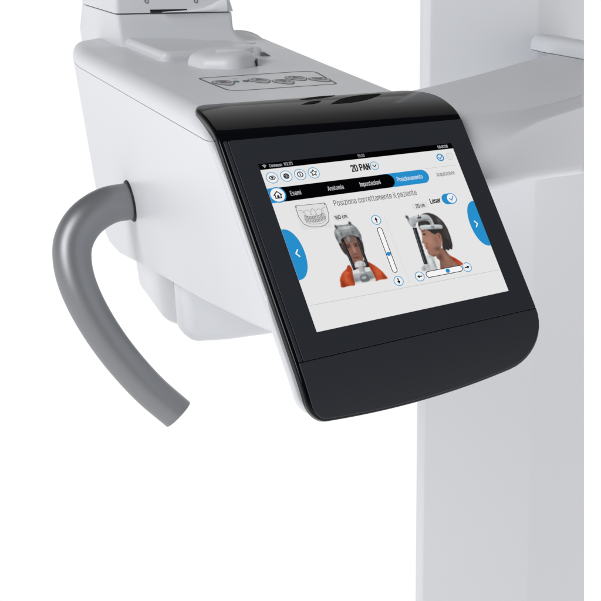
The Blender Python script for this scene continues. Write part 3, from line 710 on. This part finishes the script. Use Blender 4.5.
UP = [(-5, -3), (5, -3), (0, 8)]; DN = [(-5, 4), (0, -8), (5, 4)]; SQ = [(-4, -6), (4, -6), (4, 6), (-4, 6)]
key(-52.0, 296, -math.pi / 2, SQ)
key(-9.0, 296, -math.pi / 2, UP)
key(13.0, 277, -math.pi / 2, DN)
key(37.5, 297, -math.pi / 2, UP)
key(59.0, 277, -math.pi / 2, DN)
for (cx, cy, m) in ((-36.4, 296, M_LED), (-25.2, 296, M_KEYD)):
    flat('indicator_light', [(cx + 3.2 * math.cos(a * math.pi / 8), cy + 4.6 * math.sin(a * math.pi / 8)) for a in range(16)], ZD + 0.8, 1.2, m, keypad)
flat('indicator_mark', [(-34, 318), (-26, 318.6), (-26, 321), (-34, 320.4)], ZD + 0.3, 0.6, M_KEY, keypad)

# smooth raised lever cover on the deck
hp = round_poly([(-42, 466), (-38, 420), (2, 391), (34, 417), (60, 486), (-8, 512)], [18, 18, 26, 3, 16, 30], 8)
verts, faces = [], []
cx = sum(p.x for p in hp) / len(hp); cy = sum(p.y for p in hp) / len(hp)
lv = [(1.0, -1), (0.995, 2), (0.965, 7), (0.91, 11.5), (0.83, 14.4), (0.70, 15.8), (0.45, 16.4), (0.2, 16.6)]
nn = len(hp)
for j, (q, h) in enumerate(lv):
    for p in hp:
        x = cx + (p.x - cx) * q; y = cy + (p.y - cy) * q
        right = max(0, min(1, (p.x - 20) / 16)) * max(0, min(1, (480 - p.y) / 30))       # right end is cut steep
        x += (p.x - x) * 0.75 * right * (1 - j / 9)
        k = 0.86 + 0.28 * max(0, min(1, (x + 45) / 60))
        verts.append(Vector((x, y, ZD + h * k)))
    if j: faces += [((j - 1) * nn + i, (j - 1) * nn + (i + 1) % nn, j * nn + (i + 1) % nn, j * nn + i) for i in range(nn)]
faces.append(tuple(range((len(lv) - 1) * nn, len(lv) * nn)))
hump = link('lever_cover', verts, faces, M_WHITE, console, B, None, 60)
flat('cover_gap_or_shade', [(33.6, 414.5), (36.2, 417.2), (44, 437), (41.4, 437.6)], ZD + 7.0, 7.4, M_DARK, hump)
# curved upper leaf of the lever
leafp = catmull([Vector(p) for p in ((-14, 430, 0), (8, 452, 0), (34, 468, 0), (46, 470, 0), (47, 456, 0), (40, 436, 0), (20, 424, 0), (-14, 430, 0))], 5)[:-1]
nn = len(leafp); verts = []; faces = []
lcx = sum(p.x for p in leafp) / nn; lcy = sum(p.y for p in leafp) / nn
for j, (q, h) in enumerate(((1, 13.5), (0.985, 18.0), (0.93, 19.8), (0.6, 20.8), (0.25, 21.0))):
    verts += [Vector((lcx + (p.x - lcx) * q, lcy + (p.y - lcy) * q, ZD + h + 1.0)) for p in leafp]
    if j: faces += [((j - 1) * nn + i, (j - 1) * nn + (i + 1) % nn, j * nn + (i + 1) % nn, j * nn + i) for i in range(nn)]
faces.append(tuple(range(4 * nn, 5 * nn)))
link('lever_leaf', verts, faces, M_WHITE, hump, B, None, 60)

# ------------------------------------------------------------------ gantry foot and head at the back of the deck
fl = round_poly([(-63, 503), (83, 515), (114, 655), (124, 720), (120, 880), (-62, 880)], [14, 16, 40, 30, 20, 20], 8)
def flange_map(p, a):
    t = max(0, min(1, (p.x - 60) / 52)) * max(0, min(1, (p.y - 525) / 90)); t = t * t * (3 - 2 * t)
    return Vector((p.x + 6 * t, p.y, a - t * max(0, a - 98) * 0.92))
for y_ in (0,):
    bm = slab(resample(fl, 6), 92, 112, 0.5, 8, flange_map, 6)
flange = bm_link('gantry_flange', bm, M_WHITE, console, B, 40)
link('flange_shade', [Vector(v) for v in ((80, 513, 99.5), (92, 512, 99.5), (92, 512, 100.5), (83, 514, 105.5), (80, 513, 104.6), (86, 522, 99.5), (92, 514, 99.5), (86, 522, 105))],
     [(0, 1, 2, 3, 4), (1, 6, 2), (2, 6, 7, 3), (0, 5, 6, 1), (0, 4, 7, 5), (5, 7, 6), (3, 7, 4)], M_SHADE, flange, B, None, 0)  # dark wedge standing in for the shadow beside the flange
# block foot: front face at y = 700 with concave fillet at its right and front
def lean(y, z):      # the rear of the gantry leans forward going up
    return max(0, min(z, 205) - 92) * 1.35 * max(0, min(1, (y - 800) / 235)) if y > 800 else 0
def block(name, z0, z1, r_front, fillet, extra_bevel=0.8):
    base = [(-69.5, 700), (107.5, 700), (110, 980), (-52, 1050), (-63, 1035), (-69.5, 962)]
    pl = round_poly(base, [7, 7, 20, 12, 12, 6], 8)
    levels = []
    if fillet:
        levels.append((40, 1.0))
        for k in range(9):
            a = k / 8 * math.pi / 2
            levels.append((z0 + 24 * (1 - math.cos(a)) , 1 - math.sin(a)))
    else: levels.append((z0, 0))
    levels += [(z1 - extra_bevel, 0), (z1, -extra_bevel / 26)]
    verts, faces = [], []; nn = len(pl)
    inn = inward(pl)
    for j, (z, e) in enumerate(levels):
        for p, m in zip(pl, inn):
            wdt = 26 * max(0, -m.x) + 22 * max(0, m.y) * max(0, min(1, (p.x + 66) / 60)) if (m.x < -0.02 or m.y > 0.02) else 0
            if e < 0: wdt = 26
            q = p - m * (wdt * e); verts.append(Vector((q.x, q.y - lean(q.y, z), z)))
        if j: faces += [((j - 1) * nn + i, (j - 1) * nn + (i + 1) % nn, j * nn + (i + 1) % nn, j * nn + i) for i in range(nn)]
    faces.append(tuple(range(nn))); faces.append(tuple(range((len(levels) - 1) * nn, len(levels) * nn)))
    return link(name, verts, faces, M_WHITE, console, B, None, 40)
block('gantry_foot', 101, 143.4, 0, True)
pl = round_poly([(-70.5, 699), (110, 699), (112, 980), (-52, 1052), (-63.5, 1036), (-70.5, 962)], [7, 7, 20, 12, 12, 6], 8)
bm = slab(pl, 145.0, 330, 0.8, 4, lambda p, a: Vector((p.x + (-(a - 145) * 0.25 if p.x > 40 else (a - 145) * 0.10), p.y - lean(p.y, a), a)), 3)
head = bm_link('gantry_head', bm, M_WHITE, console, B, 40)
pl2 = round_poly([(-67, 702.5), (105, 702.5), (106, 975), (-52, 1040), (-61, 1030), (-67, 962)], 6, 6)
bm = slab(pl2, 140, 150, 0.2, 0.2, lambda p, a: Vector((p.x, p.y - lean(p.y, a), a)), 2)
bm_link('head_gasket', bm, M_LINE, console, B, 40)
# dark slot with a sweeping lip on the head's front, its highlight painted as whiter lacquer
link('slot', [Vector(v) for v in ((-19.5, 698.6, 145.2), (36, 698.6, 145.2), (36, 698.6, 149.6), (-19.5, 698.6, 149.6), (-19.5, 704, 145.2), (36, 704, 145.2), (36, 704, 149.6), (-19.5, 704, 149.6))],
     [(0, 1, 2, 3), (0, 1, 5, 4), (3, 2, 6, 7), (1, 2, 6, 5), (0, 3, 7, 4)], M_DARK, head, B, None, 0)
lipc = [(-2, 146.0, 1.2), (20, 146.6, 2.2), (42, 147.4, 2.9), (60, 149.0, 3.9), (74, 153.0, 6.2), (86, 157.4, 8.6), (98, 161.5, 11.5)]
verts, faces = [], []
for x, zc, h in lipc:
    z0 = 145.3; z1 = zc + h * 0.35
    for y, z in ((699.4, z0), (695.8, z0 + 0.3), (694.0, z0 + (z1 - z0) * 0.35), (694.8, z0 + (z1 - z0) * 0.75), (699.4, z1)): verts.append(Vector((x, y, z)))
for i in range(len(lipc) - 1):
    for k in range(4): faces.append((i * 5 + k, i * 5 + k + 1, (i + 1) * 5 + k + 1, (i + 1) * 5 + k))
faces += [(0, 1, 2, 3, 4), tuple(len(verts) - 5 + k for k in range(5))]
link('slot_lip', verts, faces, M_COLUMN, head, B, None, 50)
for cx, cz in ((-23, 161.0), (51, 160.4)):
    verts = [Vector((cx + 3.0 * math.cos(a * math.pi / 8), 698.3, cz + 3.0 * math.sin(a * math.pi / 8))) for a in range(16)] + \
            [Vector((cx + 2.1 * math.cos(a * math.pi / 8), 698.3, cz + 2.1 * math.sin(a * math.pi / 8))) for a in range(16)] + \
            [Vector((cx + 3.0 * math.cos(a * math.pi / 8), 699.5, cz + 3.0 * math.sin(a * math.pi / 8))) for a in range(16)]
    faces = [(i, (i + 1) % 16, 16 + (i + 1) % 16, 16 + i) for i in range(16)] + [(i, (i + 1) % 16, 32 + (i + 1) % 16, 32 + i) for i in range(16)]
    link('screw_cap', verts, faces, M_KEYD, head, B)

# ------------------------------------------------------------------ boxes under the body
pa = round_poly([(-112, 447), (40, 447), (40, 705), (-100, 705)], [72, 10, 30, 40], 12)
def lowz(p, a):       # the bottom climbs a little towards the front
    return Vector((p.x + (a + 262) * 0.02, p.y + (a + 262) * (0.10 if p.y > 640 else 0), a + ((700 - p.y) * 0.03 if a < -200 else 0)))
bm = slab(pa, -266, -120, 8, 1, lowz, 6)
bm_link('lower_housing', bm, M_WHITE, console, B, 40)
pb = round_poly([(-117, -100), (-123, -218), (-108, -236), (-62, -243), (60, -252), (105, -250), (105, -100)], [2, 26, 26, 40, 20, 14, 2], 8)
bm = slab(pb, 344, 374, 16, 3, lambda p, a: Vector((p.x, a, p.y)), 6)
low = bm_link('lower_cover', bm, M_WHITE, console, B, 40)
bm = slab(round_poly([(-116, -110), (-119, -208), (-104, -226), (40, -240), (40, -110)], [2, 20, 20, 10, 2], 6), 373.5, 384, 1, 1, lambda p, a: Vector((p.x, a, p.y)), 2)
bm_link('cover_gap_or_shade', bm, M_GAP_SHADE, low, B, 40)  # grey plate standing in for the shadow between cover and housing

# ------------------------------------------------------------------ the curved grab handle
hc = [(-141.5, 459.6, -64.8), (-171.3, 456.3, -66.6), (-201.4, 448.4, -79.1), (-221.6, 439.4, -100.3), (-230.3, 426.5, -124.5), (-230.8, 410.2, -154.4),
      (-222.3, 390.8, -192.8), (-205.0, 367.6, -236.8), (-179.1, 343.2, -282.7), (-149.7, 324.0, -321.3)]
def tube(path, rad, nseg=40):
    verts, faces = [], []
    nrm = None; rings = 0
    for i, p in enumerate(path):
        t = (path[min(i + 1, len(path) - 1)] - path[max(i - 1, 0)]).normalized()
        if nrm is None: nrm = t.orthogonal().normalized()
        nrm = (nrm - t * nrm.dot(t)).normalized(); bn = t.cross(nrm)
        r = rad(i / (len(path) - 1))
        for k in range(nseg):
            a = 2 * math.pi * k / nseg
            verts.append(p + (nrm * math.cos(a) + bn * math.sin(a)) * r)
        if i: faces += [((i - 1) * nseg + k, (i - 1) * nseg + (k + 1) % nseg, i * nseg + (k + 1) % nseg, i * nseg + k) for k in range(nseg)]
    return verts, faces
path = catmull(hc, 10)
d = (path[-1] - path[-2]).normalized()
verts, faces = tube(path, lambda t: 23.8 - 1.4 * t)
nseg = 40; m = len(path)
# rounded lip and recessed end
for ext, r in ((0.9, 22.0), (1.4, 21.3), (1.5, 20.2), (0.6, 19.4), (-6, 19.2)):
    t = d; b0 = len(verts) - nseg
    c = path[-1] + d * ext
    ring0 = [verts[(m - 1) * nseg + k] for k in range(nseg)]
    for k in range(nseg): verts.append(c + (ring0[k] - path[-1]).normalized() * r)
    nb = len(verts) - nseg
    faces += [(b0 + k, b0 + (k + 1) % nseg, nb + (k + 1) % nseg, nb + k) for k in range(nseg)]
faces.append(tuple(range(len(verts) - nseg, len(verts))))
handle = link('grab_handle', verts, faces, M_GREY, console, B, None, 50, 'thick grey curved grab handle sweeping out of the white side')
# dark collar where it enters the side
c0 = Vector((-140, 459.6, -64.8)); verts, faces = [], []
for j, (x, r) in enumerate(((-139.6, 23.0), (-141.4, 23.4), (-142.2, 24.6), (-142.0, 26.4), (-141.0, 27.2), (-139.6, 27.4))):
    for k in range(48):
        a = 2 * math.pi * k / 48; verts.append(Vector((x, c0.y + r * math.cos(a), c0.z + r * math.sin(a))))
    if j: faces += [((j - 1) * 48 + k, (j - 1) * 48 + (k + 1) % 48, j * 48 + (k + 1) % 48, j * 48 + k) for k in range(48)]
link('handle_collar', verts, faces, M_DARK, handle, B, None, 50)

# ------------------------------------------------------------------ arm from the console to the column
CUT_CO = Vector((-0.7562681, 0.6460579, -0.1032845)) * -185.3768; CUT_NO = (-0.7562681, 0.6460579, -0.1032845)
sec = [  # front edge x,y | back edge x,y | z bottom | chamfer width, height
    (90, 66, 40, 215, 3, 40, 32), (125, 66, 80, 230, 3, 40, 32), (155, 68, 116, 246, 3, 36, 29), (190, 73, 160, 268, 2, 26, 22), (222, 84, 205, 290, 1, 17, 16), (251, 96, 245, 311, -2, 12, 13), (300, 117, 310, 348, -8, 10, 12),
    (356, 143, 390, 396, -17, 10, 12), (430, 182, 490, 460, -26, 10, 12), (520, 232, 620, 541, -36, 10, 12), (640, 300, 760, 625, -48, 10, 12)]
secs = []
for a, b in zip(sec[:-1], sec[1:]):
    for k in range(4): secs.append(tuple(p + (q - p) * k / 4 for p, q in zip(a, b)))
secs.append(sec[-1])
# a light smoothing along the arm so that the edge lines sweep
for it in range(4):
    secs = [secs[0]] + [tuple(0.25 * a + 0.5 * b + 0.25 * c for a, b, c in zip(secs[i - 1], secs[i], secs[i + 1])) for i in range(1, len(secs) - 1)] + [secs[-1]]
verts, faces = [], []
zt = 80.0
for fx, fy, bx, by, zb, cw, ch in secs:
    F = Vector((fx, fy)); Bk = Vector((bx, by)); w = (Bk - F).normalized()
    P = lambda d, z: Vector((fx + w.x * d, fy + w.y * d, z))
    wd = (Bk - F).length
    pts = [P(wd, zb + 20), P(wd, zt - 6), P(wd - 2, zt - 2), P(wd - 6, zt)]
    for q in (0.8, 0.6, 0.4): pts.append(P(max(cw * 1.5 + 4, wd * q), zt))
    soft = max(0, min(1, (cw - 10) / 22))                       # crisp at the column end, melting into a round edge at the console
    for k in range(11):
        t = k / 10
        qx = (1 - t) ** 2 * cw * 1.35 + 2 * t * (1 - t) * 0; qz = (1 - t) ** 2 * zt + 2 * t * (1 - t) * zt + t * t * (zt - ch * 1.35)
        t2 = max(0, min(1, (t - 0.15) / 0.7))
        cx_ = cw * (1 - t2) - 0.0; cz_ = zt - ch * t2
        if t < 0.15: cx_ = cw + (0.15 - t) * 10
        if t > 0.85: cz_ = zt - ch - (t - 0.85) * 10
        pts.append(P(qx * soft + cx_ * (1 - soft), qz * soft + cz_ * (1 - soft)))
    zf = zt - ch * 1.35
    pts += [P(-0.8, zf - 8), P(-4.5, (zf + zb) / 2), P(-8, zb + 16)]
    for k in range(1, 7):
        a = k / 6 * math.pi / 2; pts.append(P(-8.4 + 13 - 13 * math.cos(a), zb + 13 - 13 * math.sin(a)))
    pts.append(P(wd * 0.8, zb))
    npt = len(pts); verts += pts
for i in range(len(secs) - 1):
    for k in range(npt): faces.append((i * npt + k, i * npt + (k + 1) % npt, (i + 1) * npt + (k + 1) % npt, (i + 1) * npt + k))
faces += [tuple(range(npt)), tuple((len(secs) - 1) * npt + k for k in range(npt))]
bm = bmesh.new(); vs = [bm.verts.new(v) for v in verts]
for f in faces: bm.faces.new([vs[i] for i in f])
cut_keep(bm, CUT_CO, CUT_NO, 1); fill_cut(bm)
arm = bm_link('support_arm', bm, M_WHITE, console, B, 50)
pd = round_poly([(612, 380), (616, 560), (624, 606), (650, 622), (678, 600), (646, 380)], [2, 20, 14, 20, 24, 2], 8)
bm = slab(pd, 80.6, 105, 2, 15, lambda p, a: Vector((p.x, p.y, a)), 7)
cut_keep(bm, CUT_CO, CUT_NO, 1); fill_cut(bm)
clamp = bm_link('arm_clamp', bm, M_WHITE, console, B, 45)
bm = slab([(619, 528), (620, 560), (628, 604), (650, 612), (655, 528)], 79.3, 80.9, 0.2, 0.2, lambda p, a: Vector((p.x, p.y, a)), 2)  # dark sheet added for the shade in the slot under the clamp
bm_link('clamp_slot_shade', bm, M_DARK, clamp, B, 30)

# ------------------------------------------------------------------ the column behind (a thing of its own)
CB = Vector((640, 720, -2600))
column = thing('support_column', 'tall plain white column standing behind the console arm', 'column', CB, kind='thing')
zt_, zb_ = 460.0, -2600.0
def lerp_z(p0, z0, p1, z1, z): return p0 + (p1 - p0) * (z - z0) / (z1 - z0)
verts, faces = [], []
for z in (zt_, 160.0, -300.0, -800.0, zb_):
    xi = lerp_z(432.4, 160.9, 435.3, -1162.9, z); xo = lerp_z(429.7, 159.6, 433.2, -1181.3, z)
    xc = lerp_z(666.2, 158.4, 773.3, -1316.8, z)
    ring = [(xo + 190, 900), (xo + 14, 676), (xo + 3, 672), (xo, 664), (xi - 6, 652), (xi - 1.5, 644), (xi + 2, 641), (xi + 7, 640), (xc - 6, 640), (xc - 1, 640.4), (xc + 4, 641.8), (xc + 380, 742), (xc + 380, 900)]
    verts += [Vector((x, y, z)) for x, y in ring]
nr = 13
for i in range(4):
    for k in range(nr): faces.append((i * nr + k, i * nr + (k + 1) % nr, (i + 1) * nr + (k + 1) % nr, (i + 1) * nr + k))
faces += [tuple(range(nr)), tuple(4 * nr + k for k in range(nr))]
bm = bmesh.new(); vs = [bm.verts.new(v) for v in verts]
for f in faces: bm.faces.new([vs[i] for i in f])
cut_keep(bm, CUT_CO, CUT_NO, 1); fill_cut(bm)
bm_link('column_shell', bm, M_COLUMN, column, CB, 14)

# three dark leaf shapes painting in reflections on top of the bezel
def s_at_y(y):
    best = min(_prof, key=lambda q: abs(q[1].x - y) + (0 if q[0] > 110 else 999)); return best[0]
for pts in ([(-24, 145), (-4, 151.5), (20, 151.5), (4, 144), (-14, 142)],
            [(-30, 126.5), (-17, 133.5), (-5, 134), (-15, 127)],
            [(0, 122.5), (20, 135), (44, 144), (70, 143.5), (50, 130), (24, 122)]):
    leaf('bezel_reflection', [(a, s_at_y(b)) for a, b in pts], bezel, M_REFL, -0.5)

# ------------------------------------------------------------------ light
w = bpy.data.worlds.new('World'); scene.world = w; w.use_nodes = True
nt = w.node_tree; N = nt.nodes; L = nt.links
bg = N['Background']
tc = N.new('ShaderNodeTexCoord'); sx = N.new('ShaderNodeSeparateXYZ'); mr = N.new('ShaderNodeMapRange'); rp = N.new('ShaderNodeValToRGB')
L.new(tc.outputs['Generated'], sx.inputs[0]); L.new(sx.outputs['Z'], mr.inputs['Value'])
mr.inputs['From Min'].default_value = -1; mr.inputs['From Max'].default_value = 1
L.new(mr.outputs['Result'], rp.inputs['Fac'])
e = rp.color_ramp.elements
e[0].position = 0.0; e[0].color = (1, 1, 1, 1)
e[1].position = 1.0; e[1].color = (0.06, 0.06, 0.063, 1)
for pos, v in ((0.50, 1.0), (0.58, 0.75), (0.68, 0.35), (0.80, 0.06)):
    q = e.new(pos); q.color = (v, v, v * 1.01, 1)
my = N.new('ShaderNodeMapRange'); my.interpolation_type = 'SMOOTHSTEP'
my.inputs['From Min'].default_value = -0.75; my.inputs['From Max'].default_value = 0.05      # the studio is dimmer behind the camera
my.inputs['To Min'].default_value = 0.95; my.inputs['To Max'].default_value = 1.0
L.new(sx.outputs['Y'], my.inputs['Value']); L.new(my.outputs['Result'], bg.inputs['Strength'])
L.new(rp.outputs['Color'], bg.inputs['Color'])

def area(name, loc, target, size, sy, power):
    l = bpy.data.lights.new(name, 'AREA'); l.shape = 'RECTANGLE'; l.size = size; l.size_y = sy; l.energy = power
    o = bpy.data.objects.new(name, l); col.objects.link(o); o.location = loc
    o.rotation_euler = (Vector(target) - Vector(loc)).to_track_quat('-Z', 'Y').to_euler()
area('left_softbox', (-2.05, -0.4, 1.75), (0, 0.3, 0), 1.4, 1.2, 44)
area('rear_softbox', (1.25, 1.55, 1.75), (0.0, 0.12, 0.1), 2.2, 1.8, 4.6)

# ------------------------------------------------------------------ camera
cd = bpy.data.cameras.new('camera'); cam = bpy.data.objects.new('camera', cd); col.objects.link(cam)
X = Vector((0.851265, -0.524365, 0.019732)); Y = Vector((0.236818, 0.417468, 0.87729)); Z = Vector((-0.468258, -0.742133, 0.479555))
mw = Matrix(((X.x, Y.x, Z.x, 0), (X.y, Y.y, Z.y, 0), (X.z, Y.z, Z.z, 0), (0, 0, 0, 1)))
mw.translation = Vector((-379.450, -692.237, 243.191)) * S
cam.matrix_world = mw
cd.sensor_width = 36; cd.lens = 36 * 836.677 / 601
cd.shift_x = -(435.406 - 300.5) / 601; cd.shift_y = (401.762 - 300.5) / 601
cd.clip_start = 0.01; cd.clip_end = 100
scene.camera = cam

scene.view_settings.view_transform = 'Standard'; scene.view_settings.look = 'None'
scene.view_settings.exposure = 0; scene.view_settings.gamma = 1
scene.render.engine = 'CYCLES'
scene.cycles.use_denoising = True
